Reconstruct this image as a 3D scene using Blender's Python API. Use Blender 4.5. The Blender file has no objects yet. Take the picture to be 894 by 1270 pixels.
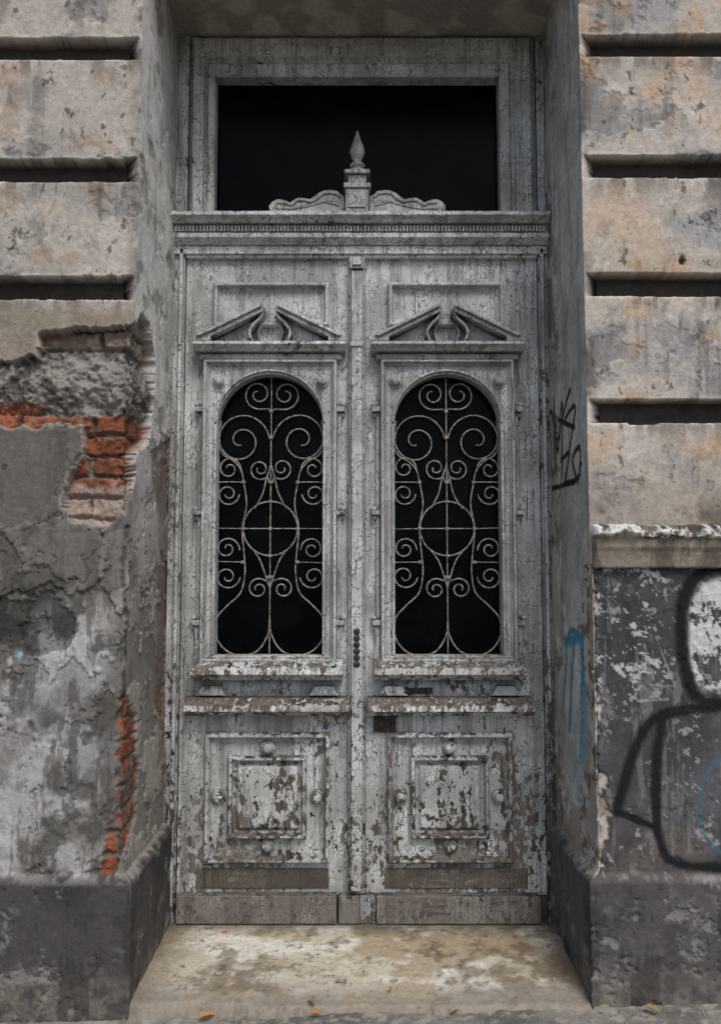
import bpy, bmesh, math, random
import numpy as np
from mathutils import Vector
rad = math.radians
random.seed(7)
# ------------------------------------------------------------------ survey helpers
# The facade was measured from the picture; these turn a measurement into metres on a real plane.
PITCH = rad(4.35); CZ = 1.37; CD = 3.28; DF = 2.73      # camera height, distance to door plane / wall plane
HW = 0.775                                              # half width of the doorway
YW = -(CD-DF)                                           # wall plane y = -0.55
def mz(py, D=CD): return CZ + D*math.tan(PITCH-math.atan((py-635)/1000.0))
def mx(px, py, D=CD):
    z = mz(py, D)-CZ
    return (px-447)*(D*math.cos(PITCH)+z*math.sin(PITCH))/1000.0
def F_(px, py):                      # point on front wall -> unrolled (s,z), s<0
    return (-(abs(mx(px, py, DF))-HW), mz(py, DF))
def R_(px, py):                      # point on a reveal -> unrolled (s,z), s>0
    dep = 1000.0*HW/abs(px-447); v = (py-635)/1000.0
    y = dep*(math.cos(PITCH)+v*math.sin(PITCH))-CD
    return (y-YW, CZ+dep*(math.sin(PITCH)-v*math.cos(PITCH)))

# ------------------------------------------------------------------ numpy noise
def _h(ix, iy, seed):
    n = (ix*374761393+iy*668265263+seed*974711) & 0xffffffff
    n = ((n ^ (n >> 13))*1274126177) & 0xffffffff
    return ((n ^ (n >> 16)) & 0xffff)/65535.0
def vn(x, y, seed):
    xi = np.floor(x); yi = np.floor(y); fx = x-xi; fy = y-yi
    xi = xi.astype(np.int64); yi = yi.astype(np.int64)
    fx = fx*fx*(3-2*fx); fy = fy*fy*(3-2*fy)
    a = _h(xi, yi, seed); b = _h(xi+1, yi, seed); c = _h(xi, yi+1, seed); d = _h(xi+1, yi+1, seed)
    return (a*(1-fx)+b*fx)*(1-fy)+(c*(1-fx)+d*fx)*fy
def fbm(x, y, sc, octv=4, seed=1, r=0.5):
    t = 0; amp = 1; tot = 0; x = x*sc+seed*13.7; y = y*sc+seed*7.3
    for o in range(octv):
        t = t+amp*vn(x, y, seed+o*17); tot += amp; amp *= r
        x, y = (0.8*x-0.6*y)*2.03, (0.6*x+0.8*y)*2.03
    return t/tot
def ss(a, b, x):
    t = np.clip((x-a)/(b-a), 0, 1); return t*t*(3-2*t)
def sdpoly(X, Y, pts):
    d = np.full(X.shape, 1e9); ins = np.zeros(X.shape, bool); n = len(pts)
    for i in range(n):
        ax, ay = pts[i]; bx, by = pts[(i+1) % n]
        ex, ey = bx-ax, by-ay; L = ex*ex+ey*ey+1e-12
        t = np.clip(((X-ax)*ex+(Y-ay)*ey)/L, 0, 1)
        d = np.minimum(d, (X-ax-t*ex)**2+(Y-ay-t*ey)**2)
        if abs(ey) > 1e-9:
            c = ((ay > Y) != (by > Y)) & (X < (bx-ax)*(Y-ay)/(by-ay)+ax)
            ins ^= c
    d = np.sqrt(d); return np.where(ins, -d, d)
def sdline(X, Y, pts):
    d = np.full(X.shape, 1e9)
    for i in range(len(pts)-1):
        ax, ay = pts[i]; bx, by = pts[i+1]
        ex, ey = bx-ax, by-ay; L = ex*ex+ey*ey+1e-12
        t = np.clip(((X-ax)*ex+(Y-ay)*ey)/L, 0, 1)
        d = np.minimum(d, (X-ax-t*ex)**2+(Y-ay-t*ey)**2)
    return np.sqrt(d)
def smoothpts(p, n=8):
    out = []; P = [p[0]]+list(p)+[p[-1]]
    for i in range(1, len(P)-2):
        for k in range(n):
            t = k/n
            out.append(tuple(0.5*((2*P[i][j])+(-P[i-1][j]+P[i+1][j])*t+(2*P[i-1][j]-5*P[i][j]+4*P[i+1][j]-P[i+2][j])*t*t+(-P[i-1][j]+3*P[i][j]-3*P[i+1][j]+P[i+2][j])*t**3) for j in range(2)))
    out.append(tuple(p[-1])); return out
def mixc(a, b, m):
    m = np.clip(m, 0, 1)[..., None]
    return a*(1-m)+np.array(b)*m if not isinstance(b, np.ndarray) or b.ndim == 1 else a*(1-m)+b*m

# ------------------------------------------------------------------ node helpers
class M:
    def __init__(s, name):
        s.m = bpy.data.materials.new(name); s.m.use_nodes = True
        s.t = s.m.node_tree; s.b = s.t.nodes['Principled BSDF']
    def n(s, typ, ins={}, **pr):
        nd = s.t.nodes.new(typ)
        for k, v in pr.items(): setattr(nd, k, v)
        for k, v in ins.items(): s.set(nd.inputs[k], v)
        return nd
    def set(s, sock, v):
        if isinstance(v, bpy.types.NodeSocket): s.t.links.new(v, sock)
        else: sock.default_value = v
    def math(s, op, a, b=0.0, c=0.0, clamp=False):
        return s.n('ShaderNodeMath', {0: a, 1: b, 2: c}, operation=op, use_clamp=clamp).outputs[0]
    def mix(s, f, a, b, bt='MIX'):
        a = a if isinstance(a, bpy.types.NodeSocket) or len(a) == 4 else (*a, 1)
        b = b if isinstance(b, bpy.types.NodeSocket) or len(b) == 4 else (*b, 1)
        return s.n('ShaderNodeMix', {0: f, 6: a, 7: b}, data_type='RGBA', blend_type=bt).outputs[2]
    def noise(s, v, sc, det=4, ro=0.5, di=0.0):
        return s.n('ShaderNodeTexNoise', {'Vector': v, 'Scale': sc, 'Detail': det, 'Roughness': ro, 'Distortion': di}).outputs['Fac']
    def vmul(s, v, k): return s.n('ShaderNodeVectorMath', {0: v, 1: k}, operation='MULTIPLY').outputs[0]
    def mr(s, v, a, b, c=0.0, d=1.0, smooth=True):
        return s.n('ShaderNodeMapRange', {0: v, 1: a, 2: b, 3: c, 4: d}, interpolation_type='SMOOTHSTEP' if smooth else 'LINEAR').outputs[0]
    def bump(s, h, st, dist, nrm=None):
        ins = {'Height': h, 'Strength': st, 'Distance': dist}
        if nrm is not None: ins['Normal'] = nrm
        return s.n('ShaderNodeBump', ins).outputs[0]

def masonry_mat(name, fine=1.0, rough=0.92):
    m = M(name); co = m.n('ShaderNodeTexCoord').outputs['Object']
    col = m.n('ShaderNodeAttribute', attribute_name='Col').outputs['Color']
    a = m.noise(co, 48, 5, 0.72); b = m.noise(co, 260, 2, 0.6)
    k = m.math('MULTIPLY', m.mr(a, 0.3, 0.7, 0.76, 1.18, False), m.mr(b, 0.3, 0.7, 0.88, 1.08, False))
    kc = m.n('ShaderNodeCombineColor', {0: k, 1: k, 2: k}).outputs[0]
    base = m.mix(1.0, col, kc, 'MULTIPLY')
    pit = m.mr(m.noise(co, 95, 2, 0.6), 0.68, 0.73)
    base = m.mix(m.math('MULTIPLY', pit, 0.6), base, (0.05, 0.043, 0.037))
    m.set(m.b.inputs['Base Color'], base)
    m.b.inputs['Roughness'].default_value = rough
    m.b.inputs['Specular IOR Level'].default_value = 0.25
    hh = m.math('ADD', m.math('MULTIPLY', a, 1.0), m.math('SUBTRACT', m.math('MULTIPLY', b, 0.25), m.math('MULTIPLY', pit, 0.25)))
    m.set(m.b.inputs['Normal'], m.bump(hh, 0.65*fine, 0.006))
    return m.m

def paint_mat(name, light=(0.665, 0.685, 0.67), dark=(0.40, 0.405, 0.39), wearbase=0.0, ao=True, horiz=False):
    m = M(name); co = m.n('ShaderNodeTexCoord').outputs['Object']
    sx = m.n('ShaderNodeSeparateXYZ', {0: co}); z = sx.outputs[2]
    nz = m.n('ShaderNodeSeparateXYZ', {0: m.n('ShaderNodeNewGeometry').outputs['Normal']}).outputs[2]
    wear = m.n('ShaderNodeAttribute', attribute_name='wear').outputs['Fac']
    big = m.noise(co, 3.2, 3, 0.6); mid = m.noise(co, 13, 5, 0.68)
    chipn = m.noise(m.vmul(co, (1, 1, .6)), 40, 6, 0.70, 0.3)
    area = m.noise(m.vmul(co, (1, 1, .5)), 5.5, 2, 0.5)
    chipn = m.math('ADD', m.math('MULTIPLY', chipn, 0.66), m.math('MULTIPLY', area, 0.34))
    wz = m.mr(z, 1.15, 0.30, 0.0, 0.074, False)
    rx = m.math('MULTIPLY', m.mr(sx.outputs[0], -.1, .35, 0.0, 0.022, False), m.mr(z, 0.78, 0.62))
    up = m.mr(nz, 0.4, 0.9, 0.0, 0.06, False)
    T = m.math('SUBTRACT', m.math('SUBTRACT', m.math('SUBTRACT', 0.610-wearbase, m.math('ADD', wz, rx)), up), wear)
    ex = m.math('SUBTRACT', chipn, T)
    chip = m.mr(ex, 0.0, 0.006)
    rim = m.math('SUBTRACT', m.mr(ex, -0.016, -0.002), m.mr(ex, -0.002, 0.006))
    cv = m.n('ShaderNodeVectorMath', {0: m.vmul(co, (1, 1, .42)), 1: m.n('ShaderNodeCombineXYZ', {0: m.math('MULTIPLY', mid, .05), 1: 0.0, 2: m.math('MULTIPLY', big, .05)}).outputs[0]}, operation='ADD').outputs[0]
    vo = m.n('ShaderNodeTexVoronoi', {'Vector': cv, 'Scale': 75.0}, feature='DISTANCE_TO_EDGE').outputs['Distance']
    crk = m.math('MULTIPLY', m.mr(vo, 0.07, 0.02), m.mr(mid, 0.42, 0.56))
    sp = m.noise(m.vmul(co, (1, 1, .03)), 34, 2, 0.5)
    split = m.math('MULTIPLY', m.mr(m.math('ABSOLUTE', m.math('SUBTRACT', sp, 0.5)), 0.010, 0.003), m.mr(big, 0.48, 0.58))
    base = m.mix(m.mr(big, 0.38, 0.62), dark, light)
    base = m.mix(m.math('MULTIPLY', m.mr(mid, 0.5, 0.66), 0.6), base, tuple(min(.85, c*1.15) for c in light))
    streak = m.noise(m.vmul(co, (1, 1, .07)), 26, 4, 0.65)
    base = m.mix(m.math('MULTIPLY', m.mr(streak, 0.48, 0.64), 0.60), base, tuple(c*.46 for c in dark))
    base = m.mix(m.math('MULTIPLY', m.mr(mid, 0.46, 0.33), 0.5), base, tuple(c*.5 for c in dark))
    base = m.mix(m.math('MULTIPLY', rim, 0.55), base, tuple(min(.85, c*1.2) for c in light))
    # rain-splash dirt that thickens toward the sill
    dz = m.math('MULTIPLY', m.mr(z, 0.62, 0.02), m.mr(area, 0.35, 0.6, 0.2, 0.7, False))
    base = m.mix(dz, base, m.mix(0.55, (0.15, 0.13, 0.11), base))
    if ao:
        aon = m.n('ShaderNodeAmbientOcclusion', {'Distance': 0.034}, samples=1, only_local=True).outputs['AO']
        crease_dark = m.math('MULTIPLY', m.mr(aon, 0.92, 0.42), m.mr(mid, 0.3, 0.6, 0.6, 0.97, False))
        base = m.mix(crease_dark, base, (0.048, 0.042, 0.035))  # paint goes darker in creases between mouldings
    base = m.mix(m.math('MULTIPLY', crk, 0.75), base, (0.085, 0.076, 0.065))
    base = m.mix(m.math('MULTIPLY', split, 0.85), base, (0.06, 0.05, 0.04))
    grain = m.noise(m.vmul(co, (.10, 1, 1) if horiz else (1, 1, .05)), 55 if horiz else 70, 3, 0.6)
    gr = m.mr(grain, 0.35, 0.65)
    wood = m.mix(gr, (0.030, 0.024, 0.019), (0.105, 0.085, 0.068))
    wood = m.mix(m.mr(area, 0.44, 0.60), wood, m.mix(gr, (0.095, 0.082, 0.070), (0.215, 0.19, 0.165)))
    base = m.mix(chip, base, wood)
    m.set(m.b.inputs['Base Color'], base)
    m.set(m.b.inputs['Roughness'], m.mr(chip, 0, 1, 0.62, 0.9, False))
    m.b.inputs['Specular IOR Level'].default_value = 0.3
    h = m.math('SUBTRACT', m.math('SUBTRACT', 1.0, chip), m.math('MULTIPLY', crk, 0.6))
    h = m.math('ADD', h, m.math('ADD', m.math('MULTIPLY', grain, 0.35), m.math('MULTIPLY', mid, 0.5)))
    m.set(m.b.inputs['Normal'], m.bump(h, 0.9, 0.0028))
    return m.m

def plain_mat(name, c1, c2, sc, rough=0.85, bump=0.3, spec=0.3, metal=0):
    m = M(name); co = m.n('ShaderNodeTexCoord').outputs['Object']
    a = m.noise(co, sc, 5, 0.68)
    m.set(m.b.inputs['Base Color'], m.mix(m.mr(a, 0.35, 0.65), c1, c2))
    m.b.inputs['Roughness'].default_value = rough; m.b.inputs['Metallic'].default_value = metal
    m.b.inputs['Specular IOR Level'].default_value = spec
    m.set(m.b.inputs['Normal'], m.bump(a, bump, 0.004))
    return m.m

MAT_WALL = masonry_mat('old_plaster')
MAT_SLAB = masonry_mat('worn_stone', 0.5, 0.85)
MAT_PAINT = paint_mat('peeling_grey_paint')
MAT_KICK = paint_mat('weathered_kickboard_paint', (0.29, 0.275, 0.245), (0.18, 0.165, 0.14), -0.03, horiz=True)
MAT_BARE = paint_mat('bare_brown_rail', (0.17, 0.14, 0.112), (0.085, 0.068, 0.055), -0.04, horiz=True)
MAT_IRON = plain_mat('painted_wrought_iron', (0.10, 0.092, 0.083), (0.37, 0.36, 0.34), 60, 0.6, 0.3)
MAT_DARK = plain_mat('dark_room', (0.004, 0.005, 0.006), (0.007, 0.008, 0.009), 5, 0.95, 0, 0.05)
MAT_GLASS = plain_mat('dusty_dark_glass', (0.0008, 0.0014, 0.0018), (0.003, 0.004, 0.005), 7, 0.22, 0.08, 0.05)
MAT_LOCK = plain_mat('rusty_lock_iron', (0.02, 0.016, 0.013), (0.07, 0.055, 0.045), 80, 0.6, 0.4)

# ------------------------------------------------------------------ mesh helpers
def empty(name):
    e = bpy.data.objects.new(name, None); bpy.context.collection.objects.link(e); return e
def grid_object(name, P, C, mat, parent=None):
    R, K, _ = P.shape
    me = bpy.data.meshes.new(name)
    idx = np.arange(R*K).reshape(R, K)
    q = np.stack([idx[:-1, :-1], idx[:-1, 1:], idx[1:, 1:], idx[1:, :-1]], -1).reshape(-1, 4)
    me.vertices.add(R*K); me.vertices.foreach_set('co', P.reshape(-1).astype(np.float32))
    nf = len(q); me.loops.add(nf*4); me.loops.foreach_set('vertex_index', q.reshape(-1).astype(np.int32))
    me.polygons.add(nf); me.polygons.foreach_set('loop_start', (np.arange(nf)*4).astype(np.int32))
    me.polygons.foreach_set('loop_total', np.full(nf, 4, np.int32))
    me.update(calc_edges=True)
    at = me.color_attributes.new('Col', 'FLOAT_COLOR', 'POINT')
    at.data.foreach_set('color', np.concatenate([C.reshape(-1, 3), np.ones((R*K, 1))], 1).reshape(-1).astype(np.float32))
    me.materials.append(mat)
    o = bpy.data.objects.new(name, me); bpy.context.collection.objects.link(o)
    if parent: o.parent = parent
    return o

class MB:
    def __init__(s): s.v = []; s.f = []; s.w = []
    def add(s, vs, fs, wear=0.0):
        o = len(s.v); s.v += [tuple(v) for v in vs]; s.w += [wear]*len(vs)
        s.f += [tuple(i+o for i in f) for f in fs]
    def box(s, x0, x1, y0, y1, z0, z1, wear=0.0):
        s.add([(x0, y0, z0), (x1, y0, z0), (x1, y1, z0), (x0, y1, z0), (x0, y0, z1), (x1, y0, z1), (x1, y1, z1), (x0, y1, z1)],
              [(0, 1, 5, 4), (1, 2, 6, 5), (2, 3, 7, 6), (3, 0, 4, 7), (4, 5, 6, 7), (3, 2, 1, 0)], wear)
    def ring(s, x0, x1, z0, z1, steps, wear=0.0, cap=True):
        vs = []; fs = []
        for (d, y) in steps: vs += [(x0+d, y, z0+d), (x1-d, y, z0+d), (x1-d, y, z1-d), (x0+d, y, z1-d)]
        for k in range(len(steps)-1):
            for i in range(4):
                j = (i+1) % 4; fs.append((k*4+i, k*4+j, (k+1)*4+j, (k+1)*4+i))
        if cap: b = (len(steps)-1)*4; fs.append((b, b+1, b+2, b+3))
        s.add(vs, fs, wear)
    def rings2(s, o, i_, steps, wear=0.0):      # lerp between outer and inner rectangle
        vs = []; fs = []
        for (t, y) in steps:
            r = [o[k]*(1-t)+i_[k]*t for k in range(4)]
            vs += [(r[0], y, r[2]), (r[1], y, r[2]), (r[1], y, r[3]), (r[0], y, r[3])]
        for k in range(len(steps)-1):
            for i in range(4):
                j = (i+1) % 4; fs.append((k*4+i, k*4+j, (k+1)*4+j, (k+1)*4+i))
        s.add(vs, fs, wear)
    def prism(s, pts, y0, y1, wear=0.0):        # polygon in xz extruded along y
        n = len(pts); vs = [(p[0], y0, p[1]) for p in pts]+[(p[0], y1, p[1]) for p in pts]
        fs = [tuple(range(n)), tuple(range(2*n-1, n-1, -1))]+[(i, i+n, (i+1) % n+n, (i+1) % n) for i in range(n)]
        s.add(vs, fs, wear)
    def ledge(s, x0, x1, prof, wear=0.0, amp=.004):      # (y,z) profile along x with a gnawed front arris
        n = len(prof); N = max(2, int((x1-x0)/.012)); vs = []; fs = []; ym = min(p[0] for p in prof)
        ph = random.random()*50
        for k in range(N+1):
            x = x0+(x1-x0)*k/N
            g = max(0, math.sin(x*37+ph)+.8*math.sin(x*91+ph*2)+.6*math.sin(x*171+ph)-.5)*amp+random.uniform(0, amp*.35)
            for p in prof:
                wf = max(0, min(1, (0.0-p[0])/(0.0-ym+1e-6)))
                vs.append((x, p[0]+g*wf, p[1]-g*.35*wf))
        for k in range(N):
            for i in range(n):
                j = (i+1) % n; fs.append((k*n+i, (k+1)*n+i, (k+1)*n+j, k*n+j))
        fs += [tuple(range(n)), tuple(range((N+1)*n-1, N*n-1, -1))]
        s.add(vs, fs, wear)
    def strip(s, pts, w, y0, y1, wear=0.0):
        L = []; Rr = []
        for i, p in enumerate(pts):
            a = pts[max(i-1, 0)]; b = pts[min(i+1, len(pts)-1)]
            dx, dz = b[0]-a[0], b[1]-a[1]; l = math.hypot(dx, dz) or 1
            L.append((p[0]-dz/l*w, p[1]+dx/l*w)); Rr.append((p[0]+dz/l*w, p[1]-dx/l*w))
        for i in range(len(pts)-1): s.prism([L[i], L[i+1], Rr[i+1], Rr[i]], y0, y1, wear)
    def dome(s, cx, cz, y, prof, seg=20, wear=0.0):    # (radius, y offset toward viewer)
        vs = []; fs = []
        for (r, dy) in prof:
            for k in range(seg):
                a = 2*math.pi*k/seg; vs.append((cx+r*math.cos(a), y-dy, cz+r*math.sin(a)))
        for i in range(len(prof)-1):
            for k in range(seg):
                j = (k+1) % seg; fs.append((i*seg+k, i*seg+j, (i+1)*seg+j, (i+1)*seg+k))
        fs.append(tuple((len(prof)-1)*seg+k for k in range(seg)))
        s.add(vs, fs, wear)
    def lathe(s, cx, cy, prof, seg=18, wear=0.0, rot=0):
        vs = []; fs = []
        for (r, z) in prof:
            for k in range(seg):
                a = 2*math.pi*k/seg+rot; vs.append((cx+r*math.cos(a), cy+r*math.sin(a), z))
        for i in range(len(prof)-1):
            for k in range(seg):
                j = (k+1) % seg; fs.append((i*seg+k, i*seg+j, (i+1)*seg+j, (i+1)*seg+k))
        fs += [tuple(range(seg)), tuple((len(prof)-1)*seg+k for k in range(seg))]
        s.add(vs, fs, wear)
    def obj(s, name, mat, parent=None, bevel=0.0025, smooth=False):
        me = bpy.data.meshes.new(name); me.from_pydata(s.v, [], s.f); me.update()
        a = me.attributes.new('wear', 'FLOAT', 'POINT'); a.data.foreach_set('value', s.w)
        bm = bmesh.new(); bm.from_mesh(me); bmesh.ops.recalc_face_normals(bm, faces=bm.faces); bm.to_mesh(me); bm.free()
        me.materials.append(mat)
        o = bpy.data.objects.new(name, me); bpy.context.collection.objects.link(o)
        if smooth:
            for p in me.polygons: p.use_smooth = True
        if bevel:
            b = o.modifiers.new('bevel', 'BEVEL'); b.width = bevel; b.segments = 2; b.limit_method = 'ANGLE'; b.angle_limit = rad(35)
        if parent: o.parent = parent
        return o

# ================================================================== BUILDING
bld = empty('weathered_building')
ZPL = mz(1086, DF)
GR = [mz(60, DF)+0.445*k for k in range(0, 8)]+[mz(211, DF), mz(357, DF)]
GRR = [mz(56, DF)+0.445*k for k in range(0, 8)]+[mz(206, DF), mz(353, DF)]
def bricks(S, Z, seed=3):
    S = S+(fbm(S, Z, 9, 3, 31)-.5)*.03; Z = Z+(fbm(S, Z, 7, 3, 32)-.5)*.018
    ch = 0.074; row = np.floor(Z/ch); fz = Z/ch-row
    bl = 0.25; xx = S/bl+0.5*(row % 2)+0.13*_h(row.astype(np.int64), row.astype(np.int64)*0, 5); col = np.floor(xx); fx = xx-col
    jz = np.minimum(fz, 1-fz)*ch; jx = np.minimum(fx, 1-fx)*bl
    j = np.minimum(jz, jx)+(fbm(S, Z, 45, 4, seed)-.5)*0.018
    return ss(0.004, 0.011, j), _h(row.astype(np.int64), col.astype(np.int64), seed)

def pier(side):
    t = np.concatenate([np.arange(5.4, 2.6, -0.12), np.arange(2.6, 1.4, -0.016), np.arange(1.4, 0.62, -0.012), np.arange(0.62, 0, -0.0042), [0.0]])
    r = np.concatenate([np.arange(0.0042, 0.60, 0.0055)])
    s1 = np.concatenate([-t, r])
    z1 = np.concatenate([np.arange(-0.25, 3.50, 0.0042), np.arange(3.50, 6.4, 0.016)])
    S, Z = np.meshgrid(s1, z1); fr = S <= 0
    h = (fbm(S, Z, 3, 3, 11+side)-.5)*0.012+(fbm(S, Z, 18, 4, 12+side)-.5)*0.004
    n1 = fbm(S, Z, 2.3, 5, 21+side, .6); n2 = fbm(S, Z, 7, 5, 22+side, .62); n3 = fbm(S, Z, 22, 5, 23+side, .62); n4 = fbm(S*3, Z*.5, 9, 4, 24+side)
    n5 = fbm(S, Z, 60, 3, 25+side, .6); n0 = fbm(S, Z*1.4, 3.6, 6, 26+side, .55)
    one = np.ones(S.shape+(3,))
    # --- grooves
    gd = np.full(S.shape, 9.0); below = np.full(S.shape, 9.0)
    zl = list(GR)
    if side > 0: zl = list(GRR)+[mz(510, DF)]
    for g in zl:
        gd = np.minimum(gd, np.abs(Z-g)); below = np.where(Z < g, np.minimum(below, g-Z), below)
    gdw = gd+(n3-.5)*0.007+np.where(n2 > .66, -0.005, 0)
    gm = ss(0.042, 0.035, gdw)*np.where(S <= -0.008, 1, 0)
    if side > 0:
        c = one*np.array([0.56, 0.505, 0.435])
        c = mixc(c, (0.40, 0.39, 0.38), ss(.44, .60, n0)*0.9)
        c = mixc(c, (0.63, 0.44, 0.29), ss(.46, .64, fbm(S, Z, 4, 5, 41, .56))*.75*ss(2.0, 3.0, Z))
        c = mixc(c, (0.62, 0.41, 0.25), ss(.60, .68, fbm(S, Z, 8, 5, 42, .6))*.6)
        c = mixc(c, (0.70, 0.65, 0.575), ss(.52, .66, n2)*.5)
        c = mixc(c, (0.28, 0.265, 0.245), ss(.58, .68, n2*.5+n0*.5)*.7)
    else:
        c = one*np.array([0.52, 0.47, 0.405])
        c = mixc(c, (0.37, 0.355, 0.335), ss(.43, .60, n0)*0.85)
        c = mixc(c, (0.66, 0.605, 0.535), ss(.52, .66, n2)*.6)
        c = mixc(c, (0.22, 0.19, 0.155), ss(.58, .68, n2*.5+n1*.5)*.7)
        c = mixc(c, (0.42, 0.30, 0.21), ss(.60, .68, fbm(S, Z, 9, 4, 43))*.5)
    # vertical rain runs, scuffs, hairlines
    run = fbm(S*4.5, Z*.35, 7, 5, 37+side, .6)
    c = mixc(c, c*.60, ss(.54, .66, run)*ss(.42, .55, n0)*.75)
    sc1 = fbm(S*2.2+Z*1.2, Z*.9, 9, 5, 33+side, .62)
    c = mixc(c, c*.68, ss(.62, .66, sc1)*.6)
    c = mixc(c, (0.12, 0.10, 0.085), ss(.70, .72, fbm(S*1.6, Z, 18, 5, 35+side, .66))*.8)
    hl = np.abs(fbm(S, Z, 2.2, 5, 63+side, .6)-.5)
    c = mixc(c, c*.45, ss(.0028, .0006, hl)*ss(.47, .55, n1)*fr)
    # pale block arrises, dirt below grooves, painted shade inside them
    c = mixc(c, (0.78, 0.73, 0.66), ss(0.062, 0.042, gd)*(1-gm)*fr*.55*ss(.38, .6, n3))
    c = mixc(c, (0.17, 0.145, 0.12), ss(0.15, 0.02, below)*ss(.42, .60, n4)*.75)
    c = mixc(c, (0.16, 0.14, 0.12), ss(-.05, -.005, S)*fr*ss(.46, .6, n2)*.6)
    fl = n0*.5+n2*.35+n3*.15
    fm = ss(.565, .572, fl); h -= fm*0.003
    c = mixc(c, c*0.80, fm)
    h -= gm*0.060
    c = mixc(c, (0.040, 0.032, 0.026), gm*.95)  # groove shadow put into the colour as near-black
    # --- reveals
    rv = (~fr)
    if side < 0:
        rc = one*np.array([0.80, 0.78, 0.735]); rc = mixc(rc, (0.64, 0.62, 0.58), ss(.42, .6, n0)*.8)
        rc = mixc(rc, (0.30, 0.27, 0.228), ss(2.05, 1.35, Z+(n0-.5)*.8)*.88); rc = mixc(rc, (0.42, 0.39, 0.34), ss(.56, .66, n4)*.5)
        rc = mixc(rc, (0.22, 0.195, 0.16), ss(.60, .68, n2)*.65)
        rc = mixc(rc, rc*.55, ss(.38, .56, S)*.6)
    else:
        rc = one*np.array([0.60, 0.585, 0.545]); rc = mixc(rc, (0.46, 0.445, 0.41), ss(.42, .6, n0)*.8)
        rc = mixc(rc, (0.72, 0.705, 0.67), ss(.52, .64, n2)*.5); rc = mixc(rc, (0.32, 0.30, 0.262), ss(.55, .65, n4)*.55)
        rc = mixc(rc, (0.26, 0.218, 0.168), ss(1.0, .3, Z)*.7)
        rc = mixc(rc, (0.72, 0.695, 0.64), ss(.50, .56, n2)*ss(1.5, .9, Z)*.65)
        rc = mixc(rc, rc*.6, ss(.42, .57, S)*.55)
    rc = mixc(rc, rc*.65, ss(.62, .66, sc1)*.5)
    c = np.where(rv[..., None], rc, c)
    crk = np.abs(fbm(S, Z, 3.0, 5, 61+side, .62)-.5)
    crm = ss(.0045, .001, crk)*ss(.50, .58, n1)
    if side < 0:
        # ---- lower left plaster (several coats, patched)
        low = ss(1.93, 1.90, Z+(n3-.5)*.03)*fr
        lc = one*np.array([0.225, 0.212, 0.187])
        lc = mixc(lc, (0.13, 0.122, 0.108), ss(.45, .6, n1)*.7)
        lc = mixc(lc, (0.31, 0.295, 0.26), ss(.52, .66, n2)*.5)
        wn = fbm(S, Z, 3.4, 6, 71, .66)
        wmask = ss(.45, .56, wn)*ss(1.36, 1.12, Z)*ss(-.03, -.10, S)
        lc = mixc(lc, (0.60, 0.59, 0.57), wmask*.85)
        lc = mixc(lc, (0.36, 0.35, 0.335), ss(.5, .6, fbm(S, Z, 3, 5, 72, .6))*ss(1.35, 1.1, Z)*.5)
        lc = mixc(lc, (0.080, 0.075, 0.066), ss(.54, .63, fbm(S, Z, 5, 6, 73, .68))*.8)
        lc = mixc(lc, (0.11, 0.10, 0.088), ss(.56, .63, fbm(S*2.6, Z*.45, 8, 5, 74, .66))*.65)
        lc = mixc(lc, (0.085, 0.078, 0.068), ss(.65, .40, Z)*.55*ss(.4, .6, n2))
        c = mixc(c, lc, low)
        for k, (poly, dh, tint) in enumerate([
            ([F_(-60, 655), F_(40, 650), F_(80, 665), F_(128, 650), F_(135, 700), F_(122, 728), F_(85, 735), F_(60, 720), F_(20, 740), F_(-60, 735)], 0.010, 1.15),
            ([F_(-60, 745), F_(20, 742), F_(62, 730), F_(92, 760), F_(88, 805), F_(50, 815), F_(15, 800), F_(-60, 810)], -0.006, .5),
            ([F_(128, 655), F_(160, 660), F_(163, 720), F_(150, 770), F_(122, 722)], 0.007, 1.3),
            ([F_(-300, 600), F_(-190, 560), F_(-120, 640), F_(-150, 760), F_(-280, 740)], -0.008, .7)]):
            d = sdpoly(S, Z, poly)+(n3-.5)*.06+(n5-.5)*.016
            mk = ss(.003, -.003, d)*fr
            h += mk*dh; c = mixc(c, np.clip(c*tint, 0, .7), mk)
            c = mixc(c, (0.06, 0.054, 0.047), ss(.006, .0, np.abs(d))*fr*.7*ss(.42, .56, n2))
        lowmask = ((Z < 1.92) & (Z > ZPL)).astype(float)
        fl2 = ss(.55, .558, fbm(S, Z, 5, 6, 75, .62))*lowmask
        h -= fl2*.006; c = mixc(c, c*.72, fl2)
        h -= crm*.005*lowmask; c = mixc(c, (0.05, 0.044, 0.037), crm*lowmask*.7)
        p = F_(25, 812); c = mixc(c, (0.25, 0.55, 0.68), ss(.014, .004, np.hypot(S-p[0], Z-p[1])+(n5-.5)*.014))
        c = mixc(c, (0.30, 0.25, 0.19), ss(2.34, 2.25, Z)*ss(2.05, 2.08, Z)*fr*.75)
        # ---- big loss down to the brick
        P1 = [F_(-420, 470), F_(-160, 452), F_(0, 447), F_(45, 440), F_(50, 414), F_(100, 407), F_(165, 405), R_(180, 388), R_(188, 402), R_(192, 440), R_(190, 500), R_(186, 545),
              F_(174, 565), F_(168, 600), F_(156, 628), F_(138, 650), F_(94, 650), F_(75, 626), F_(84, 595), F_(104, 565), F_(104, 527), F_(0, 528), F_(-160, 530), F_(-420, 520)]
        d1 = sdpoly(S, Z, P1)+(n3-.5)*.045+(n5-.5)*.018
        inn = ss(.002, -.002, d1)
        bk, bid = bricks(S, Z)
        zA, zB, zC = mz(432, DF), mz(470, DF), mz(514, DF)
        mort = ss(zC-.01, zC+.01, Z+(n3-.5)*.05)*ss(zA+.012, zA-.012, Z+(n3-.5)*.05)
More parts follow.
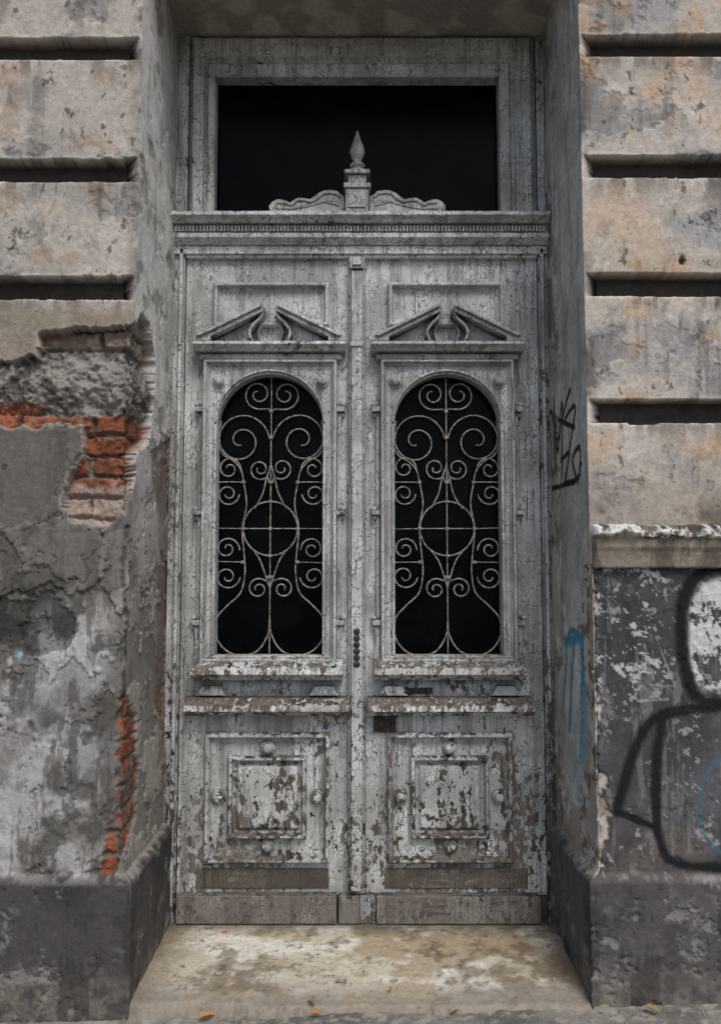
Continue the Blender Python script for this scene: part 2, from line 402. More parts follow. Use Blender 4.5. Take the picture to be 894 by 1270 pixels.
        hb = -0.062+bk*0.022+(bid-.5)*.016+(n3-.5)*.024+(n5-.5)*.010
        hm = -0.018-0.030*ss(zB, zA, Z)-0.024*ss(zB-.03, zC, Z)+(n2-.5)*.05+(n3-.5)*.05+(n5-.5)*.024
        hd = hb*(1-mort)+hm*mort
        h = h*(1-inn)+hd*inn
        redv = np.stack([0.25+.15*bid, 0.085+.05*bid, 0.043+.030*bid], -1)
        redv = mixc(redv, (0.10, 0.045, 0.03), ss(.46, .60, n3)*.7)
        redv = mixc(redv, (0.38, 0.16, 0.075), ss(.55, .66, n5)*.4)
        redv = mixc(redv, (0.40, 0.33, 0.27), ss(.60, .68, n5*.5+n2*.5)*.6)
        dull = mixc(one*np.array([0.24, 0.165, 0.13]), (0.31, 0.27, 0.22), ss(.42, .55, n3))
        isred = ((Z < zC+.01) | (S < F_(48, 505)[0])).astype(float)
        cb = mixc(dull, redv, isred)
        cb = mixc(one*np.array([0.19, 0.165, 0.14]), cb, bk)
        cm = mixc(one*np.array([0.27, 0.25, 0.222]), (0.12, 0.106, 0.092), ss(.43, .58, n2)); cm = mixc(cm, (0.38, 0.355, 0.32), ss(.54, .66, n5)*.6)
        r2 = ((S < F_(46, 505)[0])*ss(mz(526, DF), mz(518, DF), Z+(n3-.5)*.03)*ss(mz(496, DF), mz(502, DF), Z+(n3-.5)*.03))
        cm = mixc(cm, redv, r2)
        cd = mixc(cb, cm, mort)
        cd = mixc(cd, (0.46, 0.38, 0.33), ss(zC-.22, zC-.26, Z+(n3-.5)*.07)*.75)
        c = mixc(c, cd, inn)
        c = mixc(c, (0.44, 0.40, 0.35), ss(.016, .004, d1)*(1-inn)*.55)
        # ---- broken arris with brick showing
        P2 = [F_(148, 868), F_(158, 862), R_(170, 890), R_(174, 960), R_(170, 1015), F_(152, 1066), F_(140, 1084), F_(128, 1082), F_(133, 1040), F_(143, 985), F_(145, 930)]
        d2 = sdpoly(S, Z, P2)+(n3-.5)*.055+(n5-.5)*.022
        i2 = ss(.003, -.003, d2)
        h = h*(1-i2)+(-.026+bk*.010+(n3-.5)*.02+(n5-.5)*.008)*i2
        rb = mixc(redv*.85, (0.15, 0.125, 0.105), ss(.50, .57, n2)*.85)
        c = mixc(c, mixc(one*np.array([0.15, 0.13, 0.11]), rb, bk), i2)
        P3 = smoothpts([F_(157, 655), F_(152, 720), F_(158, 790), F_(152, 850), F_(155, 885)])
        d3 = sdline(S, Z, P3)+(n3-.5)*.03
        h -= ss(.010, .003, d3)*.010; c = mixc(c, (0.06, 0.05, 0.042), ss(.008, .002, d3)*.7)
        d4 = sdpoly(S, Z, [R_(190, 560), R_(214, 540), R_(212, 760), R_(205, 900), R_(196, 880), R_(200, 700)])+(n3-.5)*.08
        m4 = ss(.004, -.004, d4)*rv; h -= m4*.01; c = mixc(c, (0.24, 0.12, 0.075), m4*.7*ss(.42, .5, n2)); c = mixc(c, (0.13, 0.11, 0.09), m4*.35)
    else:
        # ---- dark painted dado with posters residue and graffiti
        ZD = mz(700, DF)
        low = (Z < ZD)*fr*1.0
        lc = one*np.array([0.072, 0.071, 0.076])
        lc = mixc(lc, (0.13, 0.127, 0.131), ss(.42, .6, n1)*.8)
        lc = mixc(lc, (0.045, 0.044, 0.046), ss(.50, .64, n4)*.6)
        lc = mixc(lc, (0.19, 0.18, 0.17), ss(.57, .70, n2*.5+n3*.5)*.5)
        lc = mixc(lc, (0.16, 0.13, 0.10), ss(.7, .4, Z)*ss(.4, .6, n2)*.5)
        px1 = F_(835, 780)[0]
        reg = ss(px1-.03, px1+.05, S)*ss(mz(900, DF), mz(840, DF), Z)
        fleck = ss(.605, .62, fbm(S, Z*1.3, 26, 6, 81, .72))*reg
        lc = mixc(lc, (0.58, 0.57, 0.55), fleck*.9)
        lc = mixc(lc, (0.42, 0.40, 0.38), ss(.665, .68, fbm(S, Z, 30, 5, 82, .68))*.7)
        lc = mixc(lc, (0.25, 0.24, 0.235), ss(.60, .64, fbm(S*3, Z*.5, 10, 5, 84, .7))*.5)
        for pl in ([(800, 800), (812, 845)], [(815, 790), (838, 852), (806, 850)], [(790, 870), (830, 868)]):
            d = sdline(S, Z, [F_(*q) for q in pl])+(n5-.5)*.006
            lc = mixc(lc, (0.36, 0.35, 0.34), ss(.004, .001, d)*.7)
        inner = smoothpts([F_(858, 745), F_(880, 722), F_(925, 716), F_(950, 760), F_(950, 820), F_(915, 850), F_(870, 852), F_(857, 810), F_(858, 745)])
        di = sdpoly(S, Z, inner)
        lc = mixc(lc, (0.68, 0.675, 0.66), ss(.01, -.01, di)*ss(.485, .51, fbm(S, Z, 13, 6, 83, .74))*.95)
        strokes = [([(960, 800), (958, 740), (925, 706), (894, 703), (868, 712), (850, 738), (846, 775), (850, 825), (862, 862), (885, 872), (930, 866), (960, 800)], .022),
                   ([(766, 1008), (774, 975), (788, 930), (806, 898), (835, 884), (890, 878), (960, 884), (1010, 930), (1030, 1010)], .018),
                   ([(822, 892), (816, 940), (815, 1000), (822, 1050), (840, 1072), (900, 1078), (980, 1074)], .017),
                   ([(766, 1008), (790, 1018), (818, 1030)], .010)]
        for pl, w in strokes:
            d = sdline(S, Z, smoothpts([F_(*q) for q in pl]))+(n5-.5)*.008+(n2-.5)*.012
            lc = mixc(lc, (0.012, 0.012, 0.014), ss(w*1.5, w*.45, d)*.97)
        d = sdline(S, Z, smoothpts([F_(*q) for q in [(925, 935), (894, 942), (872, 975), (869, 1015), (880, 1045), (905, 1062), (940, 1055)]]))+(n5-.5)*.004
        lc = mixc(lc, (0.05, 0.16, 0.20), ss(.011, .004, d)*.6)
        c = mixc(c, lc, low)
        h -= low*.012
        c = mixc(c, (0.38, 0.325, 0.262), ss(mz(540, DF), mz(640, DF), Z)*fr*(Z > ZD)*.65)
        c = mixc(c, (0.14, 0.115, 0.09), ss(mz(590, DF), mz(650, DF), Z)*fr*(Z > ZD)*ss(.43, .60, n2)*.85)
        # peeled arris
        d5 = sdpoly(S, Z, [F_(731, 700), F_(744, 720), F_(738, 800), F_(742, 900), F_(752, 1000), F_(752, 1078), R_(722, 1060), R_(716, 960), R_(722, 860), R_(716, 780), R_(724, 700)])+(n3-.5)*.09+(n5-.5)*.03
        m5 = ss(.003, -.003, d5); h -= m5*.008
        pc = mixc(one*np.array([0.60, 0.57, 0.51]), (0.17, 0.12, 0.08), ss(.48, .54, n3)); pc = mixc(pc, (0.35, 0.315, 0.27), ss(.5, .6, n2))
        c = mixc(c, pc, m5*.9); c = mixc(c, (0.05, 0.045, 0.04), ss(.007, .002, np.abs(d5))*.4)
        p = F_(846, 322); dd = np.hypot(S-p[0], (Z-p[1])*.6)+(n5-.5)*.012
        c = mixc(c, (0.07, 0.03, 0.02), ss(.016, .006, dd)); h -= ss(.014, .006, dd)*.01
        tags = [[(678, 500), (681, 545), (677, 572)], [(676, 530), (684, 512), (688, 585)], [(686, 495), (690, 560), (696, 500), (697, 590)], [(690, 545), (703, 492), (706, 484)],
                [(700, 520), (712, 505), (706, 560), (700, 600)], [(700, 600), (718, 590), (718, 555), (709, 570), (716, 598)], [(690, 520), (712, 530)], [(694, 572), (706, 560)], [(682, 606), (712, 598)]]
        for pl in tags:
            d = sdline(S, Z, smoothpts([R_(*q) for q in pl]))+(n5-.5)*.004
            c = mixc(c, (0.012, 0.012, 0.014), ss(.0140, .007, d)*rv*.97)
        teal = [[(699, 872), (701, 830), (703, 796), (709, 782), (717, 790), (721, 815), (721, 850)], [(700, 796), (718, 792)], [(712, 800), (709, 850), (706, 905)], [(721, 850), (718, 940)]]
        for k, pl in enumerate(teal):
            d = sdline(S, Z, smoothpts([R_(*q) for q in pl]))+(n5-.5)*.008
            c = mixc(c, (0.03, 0.26, 0.38), ss(.030 if k == 1 else .020, .008, d)*rv*.9)
        c = mixc(c, (0.28, 0.42, 0.45), ss(.10, .02, sdline(S, Z, [R_(722, 880), R_(716, 970)]))*rv*.45)
        fm2 = ss(.555, .565, fbm(S, Z, 9, 6, 85, .68))*rv*ss(.25, .5, S); h -= fm2*.004; c = mixc(c, (0.15, 0.13, 0.105), fm2*.7)
    # ---- plinth
    pl = ss(ZPL+.006, ZPL-.006, Z+(n3-.5)*.014)
    bev = ss(ZPL, ZPL-.02, Z)
    h += pl*(0.020+bev*.012)
    pcb = (0.082, 0.077, 0.072) if side < 0 else (0.108, 0.102, 0.096)
    pc = one*np.array(pcb); pc = mixc(pc, np.array(pcb)*.45, ss(.45, .6, n1)*.75); pc = mixc(pc, (0.27, 0.26, 0.245), ss(.53, .66, n2*.5+n3*.5)*.8)
    pc = mixc(pc, (0.34, 0.32, 0.295), ss(ZPL-.03, ZPL, Z)*ss(.4, .6, n3)*.6)
    pc = mixc(pc, (0.22, 0.20, 0.165), ss(.12, 0.0, Z)*ss(.35, .6, n3)*.7)
    pc = mixc(pc, (0.04, 0.037, 0.034), ss(.56, .64, fbm(S*2.2, Z*.5, 8, 5, 77, .66))*.6)
    c = mixc(c, pc, pl)
    chipm = ss(.60, .615, n3*.6+n2*.4)*pl; h -= chipm*.006
    # ---- positions (relief stays continuous around the arris)
    X = np.where(fr, HW-S, HW); Y = np.where(fr, YW, YW+S)
    Xp = np.where(fr, X, X-h); Yp = np.where(fr, Y-h, Y)
    neg = h < 0
    Xf = np.where(neg, np.maximum(X, HW-h), X-h*ss(.05, 0, -S)); Yr = np.where(neg, np.maximum(Y, YW-h), Y-h*ss(.05, 0, S))
    Xp = np.where(fr, Xf, Xp); Yp = np.where(fr, Yp, Yr)
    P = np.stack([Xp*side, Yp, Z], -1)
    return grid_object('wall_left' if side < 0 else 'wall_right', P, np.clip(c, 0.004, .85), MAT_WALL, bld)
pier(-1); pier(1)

# soffit + wall above the doorway
ZS = mz(42)
xs = np.arange(-0.80, 0.801, 0.01); ys = np.arange(YW, 0.08, 0.01); A, B = np.meshgrid(xs, ys)
nn = fbm(A, B, 9, 5, 5); P = np.stack([A, B, ZS+(nn-.5)*.006], -1)
C = mixc(np.ones(A.shape+(3,))*np.array([0.52, 0.47, 0.40]), (0.34, 0.30, 0.25), ss(.4, .6, nn))
grid_object('doorway_soffit', P, C, MAT_WALL, bld)
xs = np.arange(-0.775, 0.776, 0.02); zs = np.arange(ZS, 6.4, 0.016); A, B = np.meshgrid(xs, zs)
gd = np.full(A.shape, 9.0)
for g in GR: gd = np.minimum(gd, abs(B-g))
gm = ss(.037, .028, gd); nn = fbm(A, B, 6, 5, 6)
C = mixc(np.ones(A.shape+(3,))*np.array([0.55, 0.49, 0.42]), (0.38, 0.35, 0.32), ss(.4, .6, nn)); C = mixc(C, (0.06, 0.05, 0.045), gm*.9)  # dark groove colour stands in for shade
grid_object('wall_above_door', np.stack([A, YW+gm*.05, B], -1), C, MAT_WALL, bld)
MAT_BODY = plain_mat('rear_plaster', (0.3, 0.26, 0.21), (0.4, 0.35, 0.29), 3)
b = MB()
b.box(-6.1, -0.9, -0.40, 8, -.3, 6.38); b.box(0.9, 6.1, -0.40, 8, -.3, 6.38); b.box(-.895, .895, -.40, 8, ZS+.12, 6.38); b.box(-.895, .895, 2.6, 8, -.3, ZS+.115)
b.box(-6.3, 6.3, -0.85, 8.2, 6.40, 6.62); b.box(-6.2, 6.2, -0.70, 8.1, 6.30, 6.398)
b.box(-6.18, -6.11, -0.54, 8.05, -.3, 6.29); b.box(6.11, 6.18, -0.54, 8.05, -.3, 6.29)
b.obj('building_body_and_cornice', MAT_BODY, bld, 0.01)
b = MB()
b.box(-.89, .89, .09, 2.59, -.20, -.005); b.box(-.89, .89, .09, 2.59, ZS+.02, ZS+.11); b.box(-.895, -.86, .09, 2.59, 0, ZS+.015); b.box(.86, .895, .09, 2.59, 0, ZS+.015); b.box(-.855, .855, 2.5, 2.59, 0, ZS+.015)
b.obj('dark_hallway', MAT_DARK, bld, 0)

# right string-course ledge (plaster capped, ragged)
zt, zb = mz(652, DF), mz(702, DF)
prof = [(0.0, zt+.004), (.058, zt-.010), (.066, zt-.032), (.056, zt-.040), (.034, zt-.044), (.034, zt-.074), (.026, zt-.088), (.020, zt-.108), (.012, zb-.006), (-.01, zb-.008)]
pp = []
for i in range(len(prof)-1):
    for k in range(5): t_ = k/5; pp.append((prof[i][0]*(1-t_)+prof[i+1][0]*t_, prof[i][1]*(1-t_)+prof[i+1][1]*t_))
pp.append(prof[-1]); pp = np.array(pp)
xs = np.concatenate([[HW+.006], np.arange(HW+.010, 1.6, .005), np.arange(1.6, 6.1, .05)])
A = np.repeat(xs[None, :], len(pp), 0); PO = np.repeat(pp[:, :1], len(xs), 1); PZ = np.repeat(pp[:, 1:], len(xs), 1)
rag = fbm(A, PZ*.3, 14, 5, 91, .68); rg2 = fbm(A, PZ, 50, 4, 92)
front = ss(.034, .054, PO)
cut = ss(.5, .60, rag)
OUT = PO-front*cut*.024+(rg2-.5)*.006; OUT = np.where(A < HW+.008, -.01, OUT)
ZZ = PZ+(rg2-.5)*.006-front*(rag-.5)*.06
C = np.ones(A.shape+(3,))*np.array([0.36, 0.315, 0.255])
C = mixc(C, (0.14, 0.115, 0.085), ss(.45, .58, rag)*.75)
C = mixc(C, (0.78, 0.765, 0.72), ss(zt-.046, zt-.036, PZ)*ss(.38, .48, rg2))
C = mixc(C, (0.10, 0.085, 0.07), ss(zt-.046, zt-.036, PZ)*ss(.55, .61, rg2*.5+rag*.5))
grid_object('string_course_ledge', np.stack([A, YW-OUT, ZZ], -1), C, MAT_WALL, bld)

# ================================================================== DOOR
door = empty('old_double_door')
LB = 0.022     # leaf base surface (y)
def z_(py): return mz(py)
b = MB()
zc0 = z_(306)
for s in (-1, 1):
    x0, x1 = (-HW-.01, -.732) if s < 0 else (.742, HW+.01)
    b.box(x0, x1, .004, .07, -.02, zc0, .055)
    xa, xb = (-.752, -.738) if s < 0 else (.748, .762)
    b.box(xa, xb, -.012, .0035, .06, zc0-.01, .035)
b.box(-.728, .738, -.002, .06, z_(320), zc0-.002, .02)      # head rail
b.obj('door_jambs', MAT_PAINT, door)
b = MB(); b.box(-.731, .741, .028, .085, -.02, .16); b.obj('door_sill_board', MAT_BARE, door)

def arched(b, x0, x1, z0, z1, cx, hw, oz0, zs, zt, y0, y1, wear=0.0):
    """board with an arched opening; zs = springing, zt = crown"""
    n = 28
    arc = [(cx-hw*math.cos(math.pi*k/n), zs+(zt-zs)*math.sin(math.pi*k/n)) for k in range(n+1)]
    vs = []; fs = []
    def q(p):
        o = len(vs); vs.extend([(p[0], y0, p[1]), (p[2], y0, p[3]), (p[4], y0, p[5]), (p[6], y0, p[7])]); fs.append((o, o+1, o+2, o+3))
    q((x0, z0, x1, z0, x1, oz0, x0, oz0))
    q((x0, oz0, cx-hw, oz0, cx-hw, zs, x0, zs)); q((cx+hw, oz0, x1, oz0, x1, zs, cx+hw, zs))
    q((x0, zs, cx-hw, zs, cx-hw, z1, x0, z1)); q((cx+hw, zs, x1, zs, x1, z1, cx+hw, z1))
    for k in range(n): q((arc[k][0], arc[k][1], arc[k+1][0], arc[k+1][1], arc[k+1][0], z1, arc[k][0], z1))
    inner = [(cx-hw, oz0)]+arc+[(cx+hw, oz0)]
    for k in range(len(inner)):
        a, c_ = inner[k], inner[(k+1) % len(inner)]
        o = len(vs); vs.extend([(a[0], y0, a[1]), (c_[0], y0, c_[1]), (c_[0], y1, c_[1]), (a[0], y1, a[1])]); fs.append((o, o+1, o+2, o+3))
    rect = [(x0, z0), (x1, z0), (x1, z1), (x0, z1)]
    for k in range(4):
        a, c_ = rect[k], rect[(k+1) % 4]
        o = len(vs); vs.extend([(a[0], y0, a[1]), (c_[0], y0, c_[1]), (c_[0], y1, c_[1]), (a[0], y1, a[1])]); fs.append((o, o+1, o+2, o+3))
    b.add(vs, fs, wear)
    return inner

ZTOP = z_(320); ZO0 = z_(813); ZSP = z_(527); ZAR = z_(464)
def leaf(name, cx, x0, x1, kick):
    root = empty(name); root.parent = door
    OH = .216
    b = MB()
    arched(b, x0, x1, .10, ZTOP, cx, OH+.006, ZO0-.006, ZSP, ZAR+.006, LB, LB+.045, .0)
    b.obj('leaf_carcass', MAT_PAINT, root, 0)
    b = MB()
    # upper moulded panel
    b.ring(cx-.241, cx+.241, z_(405), z_(350), [(0, LB+.01), (0, LB-.022), (.007, LB-.030), (.015, LB-.030), (.022, LB-.008), (.032, LB-.005), (.038, LB-.0015)], -.01)
    # pediment
    k = .00333
    b.ledge(cx-.311, cx+.311, [(LB+.01, z_(427)), (-.064, z_(428)), (-.070, z_(432)), (-.054, z_(436)), (-.046, z_(439)), (LB+.01, z_(440))], .02, .0015)
    b.box(cx-.292, cx+.292, -.022, LB+.01, z_(447), z_(440)-.001, .01)
    for s in (-1, 1):
        def q(pts): return [(cx+s*p[0]*k, z_(p[1])) for p in pts]
        b.prism(q([(93, 427.5), (93, 422), (9, 382), (8, 391), (72, 422), (72, 427.5)]), -.058, LB+.01, .01)
        b.prism(q([(89, 420.5), (10, 382.5), (9.5, 386), (85, 422.5)]), -.070, -.0585, .01)
        b.prism(q([(71, 427.5), (71, 423), (10, 392), (14, 402), (24, 411), (27, 420), (25, 427.5)]), -.004, LB+.01, -.03)
        b.strip([(cx+s*p[0]*k, z_(p[1])) for p in smoothpts([(8, 385), (11, 397), (20, 406), (25, 416), (21, 427)], 6)], .0052, -.048, LB+.01, .0)
        b.strip([(cx+s*p[0]*k, z_(p[1])) for p in smoothpts([(8, 401), (15, 411), (13, 424)], 5)], .0036, -.016, LB+.01, .0)
    bx = .274
    b2 = MB()
    inner = arched(b2, cx-bx+.024, cx+bx-.024, z_(820), z_(449), cx, OH, ZO0, ZSP, ZAR, -.004, LB+.04, -.012)
    b2.strip([((p[0]-cx)*1.032+cx, (p[1]-ZO0)*1.012+ZO0) for p in inner[1:-1]], .0045, -.014, -.0035)
    for s in (-1, 1):
        b2.strip([(cx+s*OH*1.032, ZO0+.004), (cx+s*OH*1.032, ZSP)], .0045, -.014, -.0035)
    b2.obj('arched_window_frame', MAT_PAINT, root, .0015)
    b.ring(cx-bx, cx+bx, z_(821), z_(447)-.001, [(0, LB+.01), (0, -.022), (.004, -.030), (.012, -.030), (.017, -.014), (.021, -.017), (.026, -.006), (.0262, .01)], -.005, cap=False)
    for s in (-1, 1):
        xa, xb = sorted((cx+s*(bx+.001), cx+s*(bx+.018)))
        b.box(xa, xb, .000, LB+.01, z_(775), z_(500), .01)
        for py, hh in ((508, .030), (636, .024), (772, .030)):
            xa, xb = sorted((cx+s*(bx-.004), cx+s*(bx+.034)))
            b.box(xa, xb, -.016, LB+.01, z_(py)-hh*.35, z_(py)+hh*.35, .02)
            b.dome(cx+s*(bx+.026), z_(py)+hh*.62, LB, [(.012, 0), (.012, .026), (.007, .036), (.002, .038)], 12)
            b.dome(cx+s*(bx+.022), z_(py)-hh*.75, LB, [(.010, 0), (.010, .020), (.004, .026)], 12)
        b.prism([(cx+s*(bx+.001), z_(772)), (cx+s*(bx+.026), z_(775)), (cx+s*(bx+.018), z_(795)), (cx+s*(bx+.030), z_(817)), (cx+s*(bx+.001), z_(817))], -.004, LB+.01, .02)
    # sill
    b.ledge(cx-.300, cx+.300, [(LB+.01, z_(816)), (-.018, z_(817)), (-.066, z_(826)), (-.076, z_(834)), (-.060, z_(837)), (-.038, z_(842)), (LB+.01, z_(843))], .045)
    b.box(cx-.262, cx+.262, .006, LB+.01, z_(864), z_(843)-.001, .02)
    for s in (-1, 1):
        xc = cx+s*.225
        b.prism([(xc-.058, z_(862)), (xc+.058, z_(862)), (xc+.036, z_(850)), (xc-.036, z_(850))], -.020, .0055, .0)
    # lower ledge
    b.ledge(cx-.328, cx+.328, [(LB+.01, z_(863)), (-.030, z_(865)), (-.066, z_(872)), (-.072, z_(879)), (-.050, z_(882)), (-.034, z_(886)), (LB+.01, z_(887))], .065)
    # lower raised-and-fielded panel
    zl0, zl1 = z_(1071), z_(909); w = .018
    b.ring(cx-.25, cx+.25, zl0, zl1, [(0, LB+.005), (0, LB-.022), (.007, LB-.034), (.016, LB-.034), (.024, LB-.010), (.034, LB-.007), (.044, LB-.002), (.048, LB+.0035)], w)
    zm = (zl0+zl1)/2; hh = (zl1-zl0)/2-.092
    b.ring(cx-.157, cx+.157, zm-hh, zm+hh, [(0, LB+.006), (0, LB-.016), (.006, LB-.028), (.015, LB-.028), (.021, LB-.007), (.030, LB-.004), (.044, LB-.015), (.050, LB-.015)], w+.016)
    for (dx, dz) in ((0, hh+.030), (0, -hh-.030), (.197, 0), (-.197, 0)):
        b.dome(cx+dx, zm+dz, LB, [(.030, -.002), (.030, .010), (.022, .015), (.020, .024), (.012, .032), (.003, .034)], 20, .01)
    for s in (-1, 1):
        b.dome(cx+s*(.212), z_(474), -.003, [(.031, -.002), (.031, .004), (.025, .010), (.020, .010), (.019, .022), (.011, .030), (.003, .032)], 22, .0)
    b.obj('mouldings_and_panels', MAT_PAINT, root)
    b = MB(); b.box(x0+.075, x1-.075, LB-.004, LB+.01, .125, z_(1079)); b.obj('bare_bottom_rail', MAT_BARE, root)
    b = MB()
    for (ka, kb) in kick: b.box(ka, kb, -.018-.004*random.random(), LB+.03, .004, z_(1108)+random.uniform(-.004, .004), .01)
    b.obj('kickboard', MAT_KICK, root, .004)
    b = MB(); b.box(cx-.235, cx+.235, .070, .074, ZO0-.02, ZAR+.02); b.obj('window_pane', MAT_GLASS, root, 0)
    # ---------------- wrought iron grille
    cu = bpy.data.curves.new('iron_grille', 'CURVE'); cu.dimensions = '3D'; cu.bevel_depth = .0034; cu.bevel_resolution = 2
    kx = .00329; Y = .040
    def sp(pts, w=1.0):
        s_ = cu.splines.new('POLY'); s_.points.add(len(pts)-1)
        for i, p in enumerate(pts):
            s_.points[i].co = (cx+p[0]*kx, Y+random.uniform(-.0006, .0006), z_(p[1]), 1); s_.points[i].radius = w if i < len(pts)-6 else w*(1-.3*(i-len(pts)+6)/6)
    def both(pts, w=1.0):
        j = lambda: random.uniform(-1.1, 1.1)
        for s in (-1, 1):
            a, b_ = j(), j(); n_ = len(pts)
            sp([(s*p[0]+a*math.sin(math.pi*i/n_), p[1]+b_*math.sin(math.pi*i/n_)) for i, p in enumerate(pts)], w)
    def spiral(c0, c1, r0, r1, a0, turns, n=44):
        out = []
        for i in range(n+1):
            t_ = i/n; a = a0+turns*2*math.pi*t_; r_ = r0*(1-t_)+r1*t_
            out.append((c0+r_*math.cos(a), c1+r_*math.sin(a)))
        return out
    pi = math.pi
    sp([(0, 462), (0, 815)], 1.15)
    both(smoothpts([(0, 508), (4, 505)])+spiral(17, 487, 19, 4, pi*.62, -1.55)[1:])
    both([(0, 541)]+spiral(38, 545, 36, 5, pi*1.02, 1.75))
    both(smoothpts([(63, 520), (67, 545), (60, 562), (47, 570), (37, 582), (34, 597)]))
    both(spiral(53, 580, 15, 3.5, pi*.98, 1.45))
    both([(2, 598)]+spiral(14, 580, 14, 3, pi*.75, -1.45))
    both(spiral(54, 611, 15, 3.5, -pi*1.02, -1.45))
    both(smoothpts([(34, 597), (30, 625), (35, 655), (32, 690), (31, 712), (36, 736), (52, 752), (65, 768), (66, 790), (54, 808), (34, 815), (14, 808), (2, 788), (0, 765)]))
    both(smoothpts([(0, 575), (5, 592), (10, 612), (20, 630)]))
    both(smoothpts([(0, 730), (6, 710), (12, 694), (20, 683)]))
    both(spiral(53, 681, 15, 3.5, pi*.98, 1.45))
    both(spiral(53, 715, 16, 3.5, -pi*1.02, -1.45))
    both([(2, 714)]+spiral(15, 731, 14, 3, -pi*.75, 1.45))
    circ = [(34*math.cos(a*pi/24), 655+34*math.sin(a*pi/24)) for a in range(49)]
    sp(circ, 1.05); sp([(-34, 655), (34, 655)]); both([(34, 655), (65, 655)], .8)
    both(smoothpts([(66, 597), (58, 597), (46, 597), (34, 597)]), .8); both([(34, 697), (66, 697)], .8)
    o = bpy.data.objects.new('iron_grille', cu); bpy.context.collection.objects.link(o); cu.materials.append(MAT_IRON); o.parent = root
    b = MB()
    for (dx, py) in ((0, 508), (0, 541), (0, 597), (34, 597), (-34, 597), (34, 655), (-34, 655), (0, 655), (34, 697), (-34, 697), (0, 716), (0, 621), (0, 689)):
        b.box(cx+dx*kx-.0075, cx+dx*kx+.0075, Y-.0075, Y+.0075, z_(py)-.0065, z_(py)+.0065)
    b.obj('grille_collars', MAT_IRON, root, .002)
leaf('left_leaf', -.371, -.728, -.050, [(-.722, -.093), (-.086, -.004)])
leaf('right_leaf', .356, .020, .738, [(.062, .705)])
b = MB()
b.box(-.048, .018, -.010, LB+.005, .115, ZTOP-.002, .03)
b.box(-.037, .007, -.026, -.0105, .13, z_(338), .02)
b.box(-.043, .013, -.034, -.0105, z_(336), z_(322), .0)
b.box(-.033, .003, -.044, -.0345, z_(333), z_(325), .0)
b.box(-.044, .014, -.032, -.0265, z_(432), z_(426), .0)
b.box(-.002, .058, -.016, LB+.03, .004, .112, .02)
b.obj('meeting_astragal', MAT_PAINT, door)
b = MB(); xk = -.015
for py in (783, 791, 799, 807, 815, 823): b.dome(xk, z_(py), -.026, [(.014, 0), (.013, .003), (.005, .006)], 10)
b.box(.052, .142, LB-.014, LB+.002, z_(909), z_(888)); b.box(.07, .12, LB-.019, LB-.0145, z_(902), z_(894))
b.obj('lock_and_key_plate', MAT_LOCK, door, .002)
b = MB(); b.box(.165, .290, LB-.020, LB-.010, z_(861), z_(853)); b.dome(.185, z_(857), LB-.02, [(.016, 0), (.014, .02), (.004, .026)], 12); b.lathe(.27, LB-.03, [(.008, z_(862)), (.008, z_(852))], 10)
b.obj('door_handle', MAT_LOCK, door, .002)

# ================================================================== TRANSOM
tr = empty('transom_window')
b = MB()
o = (mx(234, 150), mx(665, 150), z_(268), ZS+.012); i_ = (mx(266, 180), mx(620, 180), z_(267), z_(93))
b.rings2(o, i_, [(0, .07), (0, .026), (.16, .024), (.16, .002), (.56, .002), (.60, .012), (.70, .014), (.74, .004), (.94, .004), (1, .014), (1, .074)], .0)
for s in (-1, 1):
    xa, xb = (-HW-.005, o[0]-.003) if s < 0 else (o[1]+.003, HW+.005)
    b.box(xa, xb, .016, .07, z_(268), ZS+.01, .03)
b.obj('transom_frame', MAT_PAINT, tr)
b = MB(); b.box(i_[0]-.02, i_[1]+.02, .075, .079, z_(275), z_(93)+.02); b.obj('transom_pane', MAT_GLASS, tr, 0)
b = MB()
b.ledge(-HW-.004, HW+.004, [(.06, z_(266)), (-.045, z_(268)), (-.072, z_(271)), (-.078, z_(276)), (-.058, z_(279)), (-.048, z_(282)), (-.030, z_(283)), (-.030, z_(293)), (-.042, z_(294)), (-.042, z_(299)), (-.026, z_(303)), (-.016, z_(306)), (.06, z_(306))], .01, .002)
x = -.768
while x < .768:
    b.box(x, x+.0085, -.039, -.0295, z_(291.5), z_(284.5)); x += .0145
b.box(-HW-.002, HW+.002, -.012, .06, z_(316), z_(306)-.001, .02)
b.obj('transom_cornice', MAT_PAINT, tr, .0015)
b = MB(); fx = mx(443, 240); fy = -.015
def cz(py): return mz(py)
k = .00342
for s in (-1, 1):
    pts = [(15, 267), (15, 246), (20, 243), (24, 239), (32, 237.5), (40, 238), (47, 241), (52, 245), (58, 249), (64, 247.5), (72, 247), (78, 250), (82, 253), (90, 249.5), (98, 249), (104, 252), (108, 257), (107, 262), (108, 267)]
    b.prism([(fx+s*p[0]*k, cz(p[1])) for p in pts], fy, fy+.028, .01)
    b.strip([(fx+s*p[0]*k, cz(p[1])) for p in [(20, 247), (26, 243), (34, 241.5), (42, 243), (49, 249), (56, 253), (64, 251), (73, 251), (80, 257), (88, 254), (98, 253.5)]], .0028, fy-.007, fy+.001)
    b.strip([(fx+s*p[0]*k, cz(p[1])) for p in [(22, 257), (40, 252), (60, 258), (80, 261), (100, 260)]], .0025, fy-.005, fy+.001)
    for (u, v_, rr) in ((33, 250, .014), (66, 257, .010), (95, 260, .009)):
        b.dome(fx+s*u*k, cz(v_), fy+.001, [(rr, 0), (rr*.8, .006), (rr*.3, .009)], 12)
b.obj('carved_cresting', MAT_PAINT, tr, .002)
b = MB(); yc = .0
b.box(fx-.048, fx+.048, yc-.048, yc+.046, cz(268), cz(240), .0); b.box(fx-.036, fx+.036, yc-.054, yc-.0485, cz(264), cz(245), .0)
